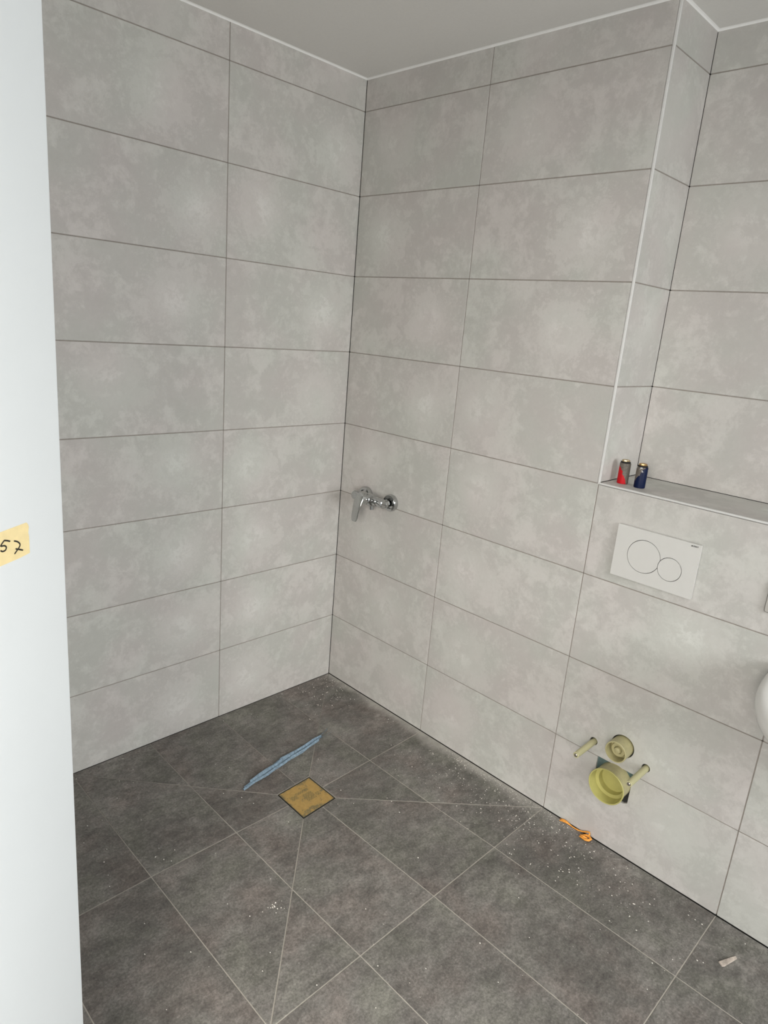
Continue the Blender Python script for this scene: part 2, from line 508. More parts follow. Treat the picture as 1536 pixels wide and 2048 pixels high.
wu = struct(obj('wall_back_upper', box_bm((NX - TH, NY + TH, LZ - 0.02), (XR + 0.1, NY + 0.1, HC + 0.08)), M_BACK), 'tiled upper wall at the back of the niche')
WMU = wall_matrix((0, NY, 0), (1, 0, 0), (0, 0, 1))
uj = [NX + 0.0008] + [R3 + 0.003 + 0.6015 * k for k in range(5)] + [XR]
for ci in range(6):
    for v0, v1 in NR:
        put_tile(wu, WMU, uj[ci] + (J / 2 if ci else 0), uj[ci + 1] - J / 2, v0, v1)
rects = [(uj[i] - J, uj[i] + J, LZ, TOPV) for i in range(1, 6)] + [(NX + .003, XR, H[i] - J, H[i] + J) for i in range(5, 9)]
grout_strips(wu, WMU, rects)

# painted right wall with a window opening, front wall with the doorway
bm = bmesh.new()
wy0, wy1, wz0, wz1 = -2.2, -0.5, 0.1, 2.45
for lo, hi in (((XR, YF, -0.06), (XR + .12, wy0, HC)), ((XR, wy1, -0.06), (XR + .12, NY + .1, HC)), ((XR, wy0, -0.06), (XR + .12, wy1, wz0)), ((XR, wy0, wz1), (XR + .12, wy1, HC))):
    add_box(bm, lo, hi)
struct(obj('wall_right', bm, M_WALLP), 'plain wall with the window outside the view')
bm = bmesh.new()
dx0, dx1, dz = 1.66, 2.58, 2.06
for lo, hi in (((-.13, YF - .12, -0.06), (dx0, YF, HC)), ((dx1, YF - .12, -0.06), (XR + .12, YF, HC)), ((dx0, YF - .12, dz), (dx1, YF, HC))):
    add_box(bm, lo, hi)
struct(obj('wall_front', bm, M_WALLP), 'plain wall with the doorway behind the viewpoint')

# ceiling
struct(obj('ceiling', box_bm((-0.13, YF - 0.12, HC), (XR + .12, NY + .1, HC + 0.08)), M_PAINT), 'plain matt white ceiling')

# floor
SQ = 1.2050
DRN = [(0.5330, -0.6930), (0.5255, -0.5400), (0.6790, -0.5395), (0.6880, -0.6950)]   # west-south, west-north, east-north, east-south
DROP = 0.0125
fl = struct(obj('floor', box_bm((-0.13, YF - 0.12, -0.14), (XR + .12, 0.29, -0.0235)), M_BACK), 'anthracite tiled floor sloping to the shower drain')
SQC = [(0, -SQ), (0, 0), (SQ, 0), (SQ, -SQ)]

def plane_z(p, q, r):
    """height function through three 3D points"""
    p, q, r = Vector(p), Vector(q), Vector(r)
    n = (q - p).cross(r - p)
    return lambda x, y: p.z - (n.x * (x - p.x) + n.y * (y - p.y)) / n.z

def clip(poly, a, b):
    """keep the part of poly left of a->b"""
    out = []
    def side(p): return (b[0] - a[0]) * (p[1] - a[1]) - (b[1] - a[1]) * (p[0] - a[0])
    for i in range(len(poly)):
        p, q = poly[i], poly[(i + 1) % len(poly)]
        sp, sq = side(p), side(q)
        if sp >= -1e-9: out.append(p)
        if (sp > 1e-9 and sq < -1e-9) or (sp < -1e-9 and sq > 1e-9):
            t = sp / (sp - sq)
            out.append((p[0] + (q[0] - p[0]) * t, p[1] + (q[1] - p[1]) * t))
    return out

def clean(poly, eps=0.0025):
    out = []
    for p in poly:
        if not out or math.dist(p, out[-1]) > eps: out.append(p)
    if len(out) > 1 and math.dist(out[0], out[-1]) <= eps: out.pop()
    return out

FJ = 0.0030
xs = [0.0, 0.604, R2 + .001] + [R3 + 0.603 * k for k in range(5)] + [XR]
ys = [0.0, -0.300, -0.606, -0.909, -SQ, -SQ - 0.3015, -SQ - 0.603, -SQ - 0.9045, YF]
PAN = []
for k in range(4):
    o1, o2 = SQC[k], SQC[(k + 1) % 4]
    i1, i2 = DRN[k], DRN[(k + 1) % 4]
    quad = [o1, i1, i2, o2]
    if area2(quad) < 0: quad.reverse()
    PAN.append((quad, plane_z((*o1, 0), (*o2, 0), ((i1[0] + i2[0]) / 2, (i1[1] + i2[1]) / 2, -DROP))))

def floor_z(x, y):
    if 0 <= x <= SQ and -SQ <= y <= 0:
        return next((zf(x, y) for q, zf in PAN if all((q[(i + 1) % 4][0] - q[i][0]) * (y - q[i][1]) - (q[(i + 1) % 4][1] - q[i][1]) * (x - q[i][0]) >= -1e-6 for i in range(4))), -DROP)
    return 0.0

def add_floor_tile(poly, zf):
    poly = clean(poly)
    if len(poly) < 3 or area2(poly) < 0.0006: return
    ip = clean(inset(poly, FJ / 2), 0.001)
    if len(ip) < 3 or area2(ip) < 0.0004: return
    cx = sum(p[0] for p in ip) / len(ip); cy = sum(p[1] for p in ip) / len(ip); cz = zf(cx, cy)
    loc = [(x - cx, y - cy) for x, y in ip]
    me = tile_mesh(loc, 0.010, 0.0006, lambda x, y: zf(x + cx, y + cy) - cz)
    link('tile', me, M_FT, fl, loc=(cx, cy, cz))

for i in range(len(xs) - 1):
    for j in range(len(ys) - 1):
        cell = [(xs[i], ys[j + 1]), (xs[i + 1], ys[j + 1]), (xs[i + 1], ys[j]), (xs[i], ys[j])]
        if j < 4:     # keep clear of the open joint along the walls
            pass
        if i < 2 and j < 4:
            for quad, zf in PAN:
                p = cell
                for k in range(4):
                    p = clip(p, quad[k], quad[(k + 1) % 4])
                    if len(p) < 3: break
                if len(p) >= 3: add_floor_tile(p, zf)
        else:
            add_floor_tile(cell, lambda x, y: 0.0)
# grout bed under the joints: four sloping panels and the level surround
bm = bmesh.new()
def slab(poly, zf, d=0.0009, th=0.006):
    a = [bm.verts.new((x, y, zf(x, y) - d)) for x, y in poly]
    b_ = [bm.verts.new((x, y, zf(x, y) - th)) for x, y in poly]
    bm.faces.new(a); bm.faces.new(b_[::-1])
    for i in range(len(poly)):
        j = (i + 1) % len(poly)
        bm.faces.new((a[j], a[i], b_[i], b_[j]))
for quad, zf in PAN: slab(inset(quad, 0.0002), zf)
slab([(SQ, YF), (XR, YF), (XR, -0.001), (SQ, -0.001)], lambda x, y: 0.0)
slab([(0.001, YF), (SQ, YF), (SQ, -SQ), (0.001, -SQ)], lambda x, y: 0.0)
obj('grout', bm, M_FGROUT, fl)

# trims: white tile edge profiles and acrylic beads along the ceiling
t1 = struct(obj('trim_1', box_bm((EX, -0.0004, LZ + 0.0003), (NX + 0.0004, 0.0072, HC), 0.0008, 2), M_PROF, ang=40), 'white vertical edge profile at the corner of the niche')
t2 = struct(obj('trim_2', box_bm((EX + .0002, -0.0004, LZ - 0.0060), (XR, 0.0072, LZ + 0.0002), 0.0008, 2), M_PROF, ang=40), 'white horizontal edge profile along the ledge')
def bead(name, pts, label, w=0.009):
    bm = bmesh.new()
    rows = []
    for (x, y, nx, ny) in pts:   # nx, ny: direction into the room
        ring = []
        for a, d in ((0.0, w), (0.35 * w, 0.42 * w), (w, 0.0)):
            ring.append(bm.verts.new((x + nx * (d), y + ny * (d), HC - a)))
        ring.append(bm.verts.new((x - nx * .002, y - ny * .002, HC - w))); ring.append(bm.verts.new((x - nx * .002, y - ny * .002, HC)))
        rows.append(ring)
    for p, q in zip(rows, rows[1:]):
        for i in range(5):
            bm.faces.new((p[i], p[(i + 1) % 5], q[(i + 1) % 5], q[i]))
    bm.faces.new(rows[0]); bm.faces.new(rows[-1])
    return struct(obj(name, bm, M_CAULK), label)
bead('trim_3', [(0, YF, 1, 0), (0, 0, 1, -1), (EX + .007, 0, 1, -1), (NX, NY, 1, -1), (XR, NY, 0, -1)], 'white acrylic bead between wall tiles and ceiling', 0.0058)

# window frame of the window that lights the room, and door lining
bm = bmesh.new()
for lo, hi in (((XR + .03, wy0, wz0), (XR + .09, wy0 + .02, wz1)), ((XR + .03, wy1 - .02, wz0), (XR + .09, wy1, wz1)), ((XR + .03, wy0, wz0), (XR + .09, wy1, wz0 + .02)), ((XR + .03, wy0, wz1 - .02), (XR + .09, wy1, wz1))):
    add_box(bm, lo, hi)
struct(obj('window_1', bm, M_PROF), 'white frame of the window outside the view')
bm = bmesh.new()
for lo, hi in (((dx0, YF - .13, 0.0), (dx0 + .02, YF + .0, dz - .02)), ((dx1 - .02, YF - .13, 0.0), (dx1, YF + .0, dz - .02)), ((dx0, YF - .13, dz - .02), (dx1, YF + .0, dz))):
    add_box(bm, lo, hi)
struct(obj('trim_4', bm, M_DOOR), 'white lining of the doorway')

# ------------------------------------------------------------------ door leaf with the number tape
DD = Vector((0.554, -0.8325, 0)).normalized()          # from the free edge towards the hinge
DN = Vector((-DD.y, DD.x, 0))                          # face normal
T0 = Vector((1.2796, -1.7232, 0))
def door_local(s, z, n):                                # s along the leaf, relative to T0
    return T0 + DD * s + DN * n + Vector((0, 0, z))
DM = Matrix(((DD.x, 0, DN.x, T0.x), (DD.y, 0, DN.y, T0.y), (0, 1, 0, 1.2), (0, 0, 0, 1)))   # local (s, z-1.2, n)
DM = DM @ Matrix.Rotation(0.0128, 4, 'Z')
door = link('door_1', mesh(box_bm((-0.1182, -1.188, -0.040), (0.735, 0.84, 0.0), 0.0022, 3), 'door_1'), M_DOOR, mw=DM, smooth_angle=50)
struct(door, 'white smooth door leaf standing open beside the shower')
tp = thing('masking_tape', 'yellow masking tape with handwritten number stuck on the white door', 'tape', DM @ Vector((0, 0.13, 0)))
def tape_pts(lst): return [(s, z - 1.2) for s, z in lst]
tape_outline = tape_pts([(0.082, 1.3545), (-0.0, 1.3542), (-0.0461, 1.3542), (-0.0488, 1.3512), (-0.0500, 1.3472), (-0.0484, 1.3397), (-0.0494, 1.3341), (-0.0490, 1.3114), (-0.0301, 1.3103), (0.0043, 1.3105), (0.083, 1.3100), (0.0815, 1.325), (0.0835, 1.340)])
rot_inv = Matrix.Rotation(-0.0128, 4, 'Z')
def dl(s, z): 
    v = rot_inv @ Vector((s, z, 0)); return v.x, v.y
bm = bmesh.new()
vs = [bm.verts.new((*dl(s, z), 0.0002)) for s, z in tape_outline]
f = bm.faces.new(vs)
r = bmesh.ops.extrude_face_region(bm, geom=[f])
for v in [g for g in r['geom'] if isinstance(g, bmesh.types.BMVert)]: v.co.z += 0.00025
tpo = link('tape_strip', mesh(bm, 'tape_strip'), M_TAPE, None, mw=DM)
tpo.parent = tp; tpo.matrix_parent_inverse = Matrix.Translation(-tp.location)
def stroke(bm, pts, w, z):
    """round-ended flat pen stroke"""
    pts = [Vector(dl(*p)) for p in pts]
    # resample with Catmull-Rom
    q = []
    for i in range(len(pts) - 1):
        p0, p1, p2, p3 = pts[max(i - 1, 0)], pts[i], pts[i + 1], pts[min(i + 2, len(pts) - 1)]
        for k in range(5):
            t = k / 5
            q.append(0.5 * ((2 * p1) + (p2 - p0) * t + (2 * p0 - 5 * p1 + 4 * p2 - p3) * t * t + (3 * p1 - p0 - 3 * p2 + p3) * t ** 3))
    q.append(pts[-1])
    L = []; 
    for i, p in enumerate(q):
        t = (q[min(i + 1, len(q) - 1)] - q[max(i - 1, 0)]).normalized(); n = Vector((-t.y, t.x)) * w
        if i in (0, len(q) - 1): n *= 0.6
        L.append((bm.verts.new((p.x + n.x, p.y + n.y, z)), bm.verts.new((p.x - n.x, p.y - n.y, z))))
    for a, b_ in zip(L, L[1:]): bm.faces.new((a[0], a[1], b_[1], b_[0]))
bm = bmesh.new()
five = [(-0.0052, 1.3420), (0.0005, 1.3378), (0.0008, 1.3362), (-0.0048, 1.3352), (-0.0078, 1.3321), (-0.0058, 1.3288), (-0.0008, 1.3287), (0.0023, 1.3310)]
stroke(bm, tape_pts([(-0.0152, 1.3377), (-0.0100, 1.3402), (-0.0045, 1.3421)]), 0.00105, 0.0007)
stroke(bm, tape_pts(five), 0.00105, 0.0007)
stroke(bm, tape_pts([(-0.0214, 1.3364), (-0.0275, 1.3335), (-0.0316, 1.3291), (-0.0303, 1.3255), (-0.0252, 1.3217), (-0.0209, 1.3187)]), 0.00105, 0.0007)
stroke(bm, tape_pts([(-0.0232, 1.3251), (-0.0300, 1.3222), (-0.0366, 1.3190)]), 0.00105, 0.00075)
hw = link('handwriting', mesh(bm, 'handwriting'), M_INK, None, mw=DM)
hw.parent = tp; hw.matrix_parent_inverse = Matrix.Translation(-tp.location)
hw['label'] = 'handwritten black digits 57'

# ------------------------------------------------------------------ shower mixer
MX, MZ = 0.246, 0.932
mx = thing('shower_mixer', 'chrome single lever shower mixer on the tiled wall near the corner', 'tap', (MX, 0, MZ))
for s in (-1, 1):
    bm = bmesh.new()
    lathe(bm, [(0.0345, 0.0003), (0.0355, 0.004), (0.0350, 0.017), (0.0325, 0.0205), (0.0240, 0.0205), (0.0215, 0.012), (0.0160, 0.012)], (s * 0.075, 0, 0), (0, -1, 0), 56)
    obj('rosette', bm, M_CHROME, mx, ang=35)
    bm = bmesh.new()
    lathe(bm, [(0.0145, 0.0125), (0.0145, 0.030), (0.0, 0.030)], (s * 0.075, 0, 0), (0, -1, 0), 32)
    obj('inlet_pipe', bm, M_CHROME, mx, ang=35)
    bm = bmesh.new()      # union nut
    lathe(bm, [(0.0150, 0.030), (0.0185, 0.032), (0.0185, 0.050), (0.0165, 0.052)], (s * 0.075, 0, 0), (0, -1, 0), 8)
    obj('union_nut', bm, M_CHROME, mx, ang=20)
bm = bmesh.new()          # body across, waisted towards the ends
half = [(0.0262, 0.0), (0.0255, 0.020), (0.0238, 0.030), (0.0195, 0.036), (0.0190, 0.052), (0.0168, 0.055), (0.0168, 0.060), (0.0196, 0.066), (0.0192, 0.087), (0.0150, 0.0895)]
lathe(bm, [(r, -h) for r, h in half[:0:-1]] + half, (0, -0.062, 0.004), (1, 0, 0), 48)
obj('body', bm, M_CHROME, mx, ang=28)
bm = bmesh.new()          # cartridge dome towards the room
lathe(bm, [(0.0255, 0.0), (0.0258, 0.022), (0.0245, 0.0232), (0.0245, 0.0255), (0.0262, 0.0268), (0.0258, 0.044), (0.0225, 0.053), (0.0, 0.056)], (0, -0.064, 0.006), (0, -1, 0.22), 48)
obj('cartridge_housing', bm, M_CHROME, mx, ang=32)
bm = bmesh.new()          # lever: flat paddle hanging in front of the dome
prof = [(0.0400, -0.098, 0.0130, 0.012), (0.0370, -0.106, 0.0185, 0.022), (0.024, -0.119, 0.0225, 0.028), (0.004, -0.1270, 0.0235, 0.020), (-0.012, -0.1310, 0.0220, 0.011), (-0.03, -0.1345, 0.0205, 0.0075), (-0.062, -0.1395, 0.0185, 0.0060), (-0.074, -0.1410, 0.0150, 0.0050), (-0.079, -0.1415, 0.0100, 0.0035)]
rings = []
for z, y, hw_, t in prof:
    ring = []
    for i in range(20):
        a = 2 * math.pi * i / 20
        cx_, sy_ = math.cos(a), math.sin(a)
        ring.append(bm.verts.new((hw_ * math.copysign(abs(cx_) ** 0.55, cx_), y + 0.5 * t + 0.5 * t * math.copysign(abs(sy_) ** 0.55, sy_), z)))
    rings.append(ring)
for a, b_ in zip(rings, rings[1:]):
    for i in range(20): bm.faces.new((a[i], a[(i + 1) % 20], b_[(i + 1) % 20], b_[i]))
bm.faces.new(rings[0]); bm.faces.new(rings[-1])
obj('lever', bm, M_CHROMEB, mx, ang=40)
bm = bmesh.new()
lathe(bm, [(0.0120, -0.018), (0.0120, -0.030), (0.0098, -0.031), (0.0098, -0.040), (0.0075, -0.041), (0.0075, -0.036), (0.0, -0.036)], (0.014, -0.056, 0.004), (0, 0, 1), 28)
obj('hose_outlet', bm, M_CHROME, mx, ang=35)

# ------------------------------------------------------------------ flush plate
FX0, FX1, FZ0, FZ1, FT = 1.2965, 1.5485, 0.9425, 1.1075, 0.0110
fp = thing('flush_plate', 'white dual flush plate with two round buttons below the ledge', 'flush plate', ((FX0 + FX1) / 2, 0, (FZ0 + FZ1) / 2))
ox, oz = (FX0 + FX1) / 2, (FZ0 + FZ1) / 2
BG = (1.3905 - ox, 1.0262 - oz, 0.0518); SM = (1.4725 - ox, 1.0112 - oz, 0.0363)
def rrect(x0, x1, z0, z1, r, n=5):
    pts = []
    for cx_, cz_, a0 in ((x1 - r, z0 + r, -90), (x1 - r, z1 - r, 0), (x0 + r, z1 - r, 90), (x0 + r, z0 + r, 180)):
        for k in range(n + 1):
            a = math.radians(a0 + 90 * k / n); pts.append((cx_ + r * math.cos(a), cz_ + r * math.sin(a)))
    return pts
def ang_pts(c, r, a0, a1, n): return [(c[0] + r * math.cos(a0 + (a1 - a0) * k / n), c[1] + r * math.sin(a0 + (a1 - a0) * k / n)) for k in range(n + 1)]
dxy = math.dist(BG[:2], SM[:2]); base = math.atan2(SM[1] - BG[1], SM[0] - BG[0])
def lens_angles(rb, rs):
    ab = math.acos((dxy ** 2 + rb ** 2 - rs ** 2) / (2 * dxy * rb)); as_ = math.acos((dxy ** 2 + rs ** 2 - rb ** 2) / (2 * dxy * rs))
    return ab, as_
ab, as_ = lens_angles(BG[2], SM[2])
hole = ang_pts(BG, BG[2], base + ab, base + 2 * math.pi - ab, 64)[:-1] + ang_pts(SM, SM[2], base + math.pi + as_, base + 3 * math.pi - as_, 48)[:-1]
def plate_extrude(outer, holes, y_front, depth, name, m, parent, bev=0.0):
    bm = bmesh.new(); es = []; loops = []
    for lp in [outer] + holes:
        vs = [bm.verts.new((x, y_front, z)) for x, z in lp]; loops.append(vs)
        es += [bm.edges.new((vs[i], vs[(i + 1) % len(vs)])) for i in range(len(vs))]
    if holes: bmesh.ops.triangle_fill(bm, use_beauty=True, edges=es, normal=(0, -1, 0))
    else: bm.faces.new(loops[0])
    for vs, lp in zip(loops, [outer] + holes):
        lo = [bm.verts.new((v.co.x, y_front + depth, v.co.z)) for v in vs]
        for i in range(len(vs)):
            j = (i + 1) % len(vs)
            bm.faces.new((vs[j], vs[i], lo[i], lo[j]))
    return obj(name, bm, m, parent)
plate_extrude(rrect(FX0 - ox, FX1 - ox, FZ0 - oz, FZ1 - oz, 0.0035), [hole], -FT, FT - 0.0035, 'cover_plate', M_PLATE, fp)
obj('back_frame', box_bm((FX0 - ox + .0035, -0.0036, FZ0 - oz + .0035), (FX1 - ox - .0035, -0.0002, FZ1 - oz - .0035)), M_BLACK, fp)
G = 0.0017
ab2, as2 = lens_angles(BG[2] - G, SM[2] + 0.0001)
bigb = ang_pts(BG, BG[2] - G, base + ab2, base + 2 * math.pi - ab2, 64) + ang_pts(SM, SM[2] + 0.0001, base + math.pi + as2, base + math.pi - as2, 20)[1:-1]
bb = plate_extrude(bigb, [], -FT - 0.0004, 0.006, 'flush_button', M_PLATE, fp); bb['label'] = 'large round button'
sb = plate_extrude(circle(SM[0], SM[1], SM[2] - G, 56), [], -FT - 0.0004, 0.006, 'flush_button', M_PLATE, fp); sb['label'] = 'small round button'
tc_ = bpy.data.curves.new('lettering', 'FONT')
tc_.body = 'GEBERIT'
tc_.offset = 0.00012
tc_.size = 0.0062; tc_.extrude = 0.0001; tc_.align_x = 'RIGHT'
to = bpy.data.objects.new('lettering_tmp', tc_); COL.objects.link(to)
bpy.context.view_layer.update()
me = bpy.data.meshes.new_from_object(to.evaluated_get(bpy.context.evaluated_depsgraph_get()))
bpy.data.objects.remove(to)
bm = bmesh.new(); bm.from_mesh(me)
xmin = min(v.co.x for v in bm.verts)
sc_ = 0.0175 / (max(v.co.x for v in bm.verts) - xmin)
for v in bm.verts: v.co.x = v.co.x * sc_
add_box(bm, (-0.0205, -0.0001, -0.0001), (-0.0176, 0.0034, 0.0001))
me2 = bpy.data.meshes.new('lettering'); bm.to_mesh(me2); bm.free()
lt = link('lettering', me2, M_INK)
lt.parent = fp
lt.matrix_local = Matrix(((1, 0, 0, 1.5405 - ox), (0, 0, -1, -FT - 0.0002), (0, 1, 0, 1.0985 - oz), (0, 0, 0, 1)))
lt['label'] = 'small black maker lettering after a black square'

# ------------------------------------------------------------------ toilet connections
for k, (x, z) in enumerate(STUD):
    t = thing('mounting_stud', ('cream sleeved mounting stud beside the flush pipe, nearer the shower mixer', 'cream sleeved mounting stud beside the flush pipe, nearer the washbasin')[k], 'bolt', (x, 0, z), 0, 'studs for hanging the toilet')
    bm = bmesh.new()
    lathe(bm, [(0.0102, -0.0086), (0.0102, 0.100), (0.0096, 0.108), (0.0096, 0.117), (0.0085, 0.118), (0.0062, 0.118), (0.0062, 0.108), (0.0, 0.108)], (0, 0, 0), (0, -1, 0), 28)
    obj('sleeve', bm, M_SLEEVE, t, ang=35)
    bm = bmesh.new()
    lathe(bm, [(0.0055, 0.106), (0.0055, 0.1195), (0.0042, 0.1205), (0.0, 0.1205)], (0, 0, 0), (0, -1, 0), 16)
    obj('bolt_tip', bm, M_STEEL, t, ang=35)

t = thing('flush_pipe', 'pale yellow capped flush pipe above the large waste pipe', 'pipe', (FLUSH[0], 0, FLUSH[1]))
bm = bmesh.new()
lathe(bm, [(0.0350, -0.0088), (0.0350, 0.040), (0.0355, 0.047), (0.0340, 0.0482), (0.0318, 0.0482), (0.0318, 0.010), (0.0, 0.010)], (0, 0, 0), (0, -1, 0), 56)
obj('pipe_sleeve', bm, M_PIPE, t, ang=35)
bm = bmesh.new()
lathe(bm, [(0.0240, 0.010), (0.0240, 0.026), (0.0225, 0.0285), (0.0135, 0.0285), (0.0130, 0.024), (0.0118, 0.024), (0.0112, 0.033), (0.0095, 0.0365), (0.0045, 0.0385), (0.0, 0.0385)], (0, 0, 0), (0, -1, 0), 48)
obj('plug', bm, M_PIPE, t, ang=35)

t = thing('waste_pipe', 'large yellow capped waste pipe low on the tiled wall', 'pipe', (1.4315, 0, 0.2555))
bm = bmesh.new()
lathe(bm, [(0.0565, -0.0088), (0.0565, 0.030), (0.0575, 0.034), (0.0600, 0.050), (0.0605, 0.054), (0.0590, 0.0555)], (0, 0, 0), (0, -1, 0), 64, False)
obj('pipe_socket', bm, M_PIPE, t, ang=35)
bm = bmesh.new()
lathe(bm, [(0.0606, 0.0535), (0.0606, 0.0560), (0.0595, 0.0572), (0.0568, 0.0565), (0.0548, 0.020), (0.0440, 0.018), (0.0432, -0.004), (0.0, -0.004)], (0, 0, 0), (0, -1, 0), 64, False)
obj('protective_cap', bm, M_CAP, t, ang=35)

# ------------------------------------------------------------------ two batteries on the ledge
def wrap_material(name, colour, seed, thr, white):
    m, nt, b = mat(name)
    tc = N(nt, 'ShaderNodeTexCoord'); ob = tc.outputs['Object']
    sx = N(nt, 'ShaderNodeSeparateXYZ'); nt.links.new(ob, sx.inputs[0])
    mp = N(nt, 'ShaderNodeMapping'); mp.inputs['Location'].default_value = (seed, seed * 2, 0); nt.links.new(ob, mp.inputs[0])
    n1 = noise(nt, mp.outputs[0], 60, 4, 0.6); n2 = noise(nt, mp.outputs[0], 160, 4, 0.6)
    # torn printed wrapper: left on one side and near the foot
    a = M(nt, 'ADD', M(nt, 'MULTIPLY', sx.outputs[0], thr[0]), M(nt, 'MULTIPLY', sx.outputs[1], thr[1]))
    a = M(nt, 'ADD', a, M(nt, 'MULTIPLY', sx.outputs[2], thr[2]))
    a = M(nt, 'ADD', a, M(nt, 'MULTIPLY', M(nt, 'SUBTRACT', n1, 0.5), 0.9))
    k = smooth(nt, M(nt, 'ADD', a, thr[3]), 0.47, 0.53)
    core = ramp(nt, n2, [(0.3, (0.105, 0.092, 0.078)), (0.7, (0.18, 0.158, 0.135))])
    c = mix(nt, k, core, colour)
    if white:
        kw = M(nt, 'MULTIPLY', smooth(nt, n1, 0.52, 0.56), smooth(nt, sx.outputs[2], 0.048, 0.056))
        c = mix(nt, kw, c, (0.55, 0.55, 0.55))
    nt.links.new(c, b.inputs['Base Color'])
    b.inputs['Roughness'].default_value = 0.45
    b.inputs['Specular IOR Level'].default_value = 0.16
    return m
def battery(x, y, colour, thr, label, cap, white, seed):
    t = thing('battery', label, 'battery', (x, y, LZ), 0, 'batteries on the ledge')
    bm = bmesh.new()
    lathe(bm, [(0.0160, 0.0002), (0.0170, 0.0015), (0.0170, 0.0640), (0.0163, 0.0655), (0.0140, 0.0655)], (0, 0, 0), (0, 0, 1), 48)
    obj('casing', bm, wrap_material('torn_wrapper', colour, seed, thr, white), t, ang=35)
    bm = bmesh.new()
    lathe(bm, [(0.0145, 0.0656), (0.0150, 0.0665), (0.0148, 0.0695), (0.0135, 0.0702)], (0, 0, 0), (0, 0, 1), 40)
    obj('seal_ring', bm, M_BLACK, t, ang=35)
    bm = bmesh.new()
    lathe(bm, [(0.0125, 0.0703), (0.0127, 0.0712), (0.0122, 0.0752), (0.0105, 0.0760), (0.0070, 0.0752), (0.0, 0.0750)], (0, 0, 0), (0, 0, 1), 10)
    obj('terminal_cap', bm, cap, t, ang=20)
battery(1.2465, 0.0700, (0.50, 0.010, 0.016), (-41, -18, -22, 1.07), 'grey battery with torn red wrapper standing on the tiled ledge', M_BRASSP, False, 1.7)
battery(1.3055, 0.0640, (0.003, 0.009, 0.042), (27, 12, -14, 1.29), 'battery in torn dark blue wrapper standing on the tiled ledge', M_BRASS, True, 4.1)

# ------------------------------------------------------------------ floor drain
def drain_material():
    m, nt, b = mat('drain_cover_film')
    tc = N(nt, 'ShaderNodeTexCoord'); ob = tc.outputs['Object']
    sx = N(nt, 'ShaderNodeSeparateXYZ'); nt.links.new(ob, sx.inputs[0])
    n1 = noise(nt, ob, 24, 6, 0.65); n2 = noise(nt, ob, 90, 4, 0.6)
    ax = M(nt, 'ABSOLUTE', sx.outputs[0]); ay = M(nt, 'ABSOLUTE', sx.outputs[1])
    n3 = noise(nt, ob, 150, 3, 0.6)
    prn = None     # three worn, smudged hatch blocks printed on the film
    for bx_, by_, hx, hy in ((-.020, -.040, .011, .014), (.004, .010, .020, .020), (.012, .043, .009, .009), (-.030, .000, .006, .030)):
        ux = M(nt, 'ABSOLUTE', M(nt, 'SUBTRACT', sx.outputs[0], bx_)); uy = M(nt, 'ABSOLUTE', M(nt, 'SUBTRACT', sx.outputs[1], by_))
        k = M(nt, 'MULTIPLY', smooth(nt, ux, hx + .003, hx - .003), smooth(nt, uy, hy + .003, hy - .003))
        prn = k if prn is None else M(nt, 'MAXIMUM', prn, k)
    hatch = M(nt, 'ABSOLUTE', M(nt, 'SUBTRACT', M(nt, 'FRACT', M(nt, 'MULTIPLY', M(nt, 'ADD', sx.outputs[1], sx.outputs[0]), 120.0)), 0.5))
    prn = M(nt, 'MULTIPLY', prn, M(nt, 'MULTIPLY', smooth(nt, hatch, 0.06, 0.22), smooth(nt, n3, 0.28, 0.50)))
    edge = smooth(nt, M(nt, 'ADD', M(nt, 'MAXIMUM', ax, ay), M(nt, 'MULTIPLY', M(nt, 'SUBTRACT', n1, 0.5), 0.12)), 0.056, 0.072)
    dirt = M(nt, 'MULTIPLY', M(nt, 'ADD', edge, smooth(nt, n1, 0.54, 0.66), clamp=True), smooth(nt, n2, 0.36, 0.52))
    c = ramp(nt, n2, [(0.3, (0.34, 0.215, 0.062)), (0.7, (0.44, 0.285, 0.09))])
    c = mix(nt, M(nt, 'MULTIPLY', dirt, 0.8), c, (0.13, 0.115, 0.06))
    c = mix(nt, M(nt, 'MULTIPLY', prn, 0.75), c, (0.12, 0.105, 0.045))
    nt.links.new(c, b.inputs['Base Color'])
    b.inputs['Roughness'].default_value = 0.6
    return m
dcx = sum(p[0] for p in DRN) / 4; dcy = sum(p[1] for p in DRN) / 4
dr = thing('floor_drain', 'square shower drain under dirty ochre protective film in the dark floor', 'drain', (dcx, dcy, -DROP))
dloc = [(x - dcx, y - dcy) for x, y in DRN]
if area2(dloc) < 0: dloc.reverse()
dloc = inset(dloc, 0.0028)
bm = bmesh.new()
def ringslab(bm, out, inn, z0, z1):
    n = len(out)
    o1 = [bm.verts.new((*p, z1)) for p in out]; i1 = [bm.verts.new((*p, z1)) for p in inn]
    o0 = [bm.verts.new((*p, z0)) for p in out]; i0 = [bm.verts.new((*p, z0)) for p in inn]
    for k in range(n):
        j = (k + 1) % n
        bm.faces.new((o1[k], o1[j], i1[j], i1[k])); bm.faces.new((o0[j], o0[k], i0[k], i0[j]))
        bm.faces.new((o1[j], o1[k], o0[k], o0[j])); bm.faces.new((i1[k], i1[j], i0[j], i0[k]))
ringslab(bm, dloc, inset(dloc, 0.0022), -0.0108, -0.0004)
obj('drain_frame', bm, M_DSTEEL, dr)
me = tile_mesh(inset(dloc, 0.0030), 0.0095, 0.0008, lambda x, y: -0.0003)
link('drain_cover', me, drain_material(), dr)

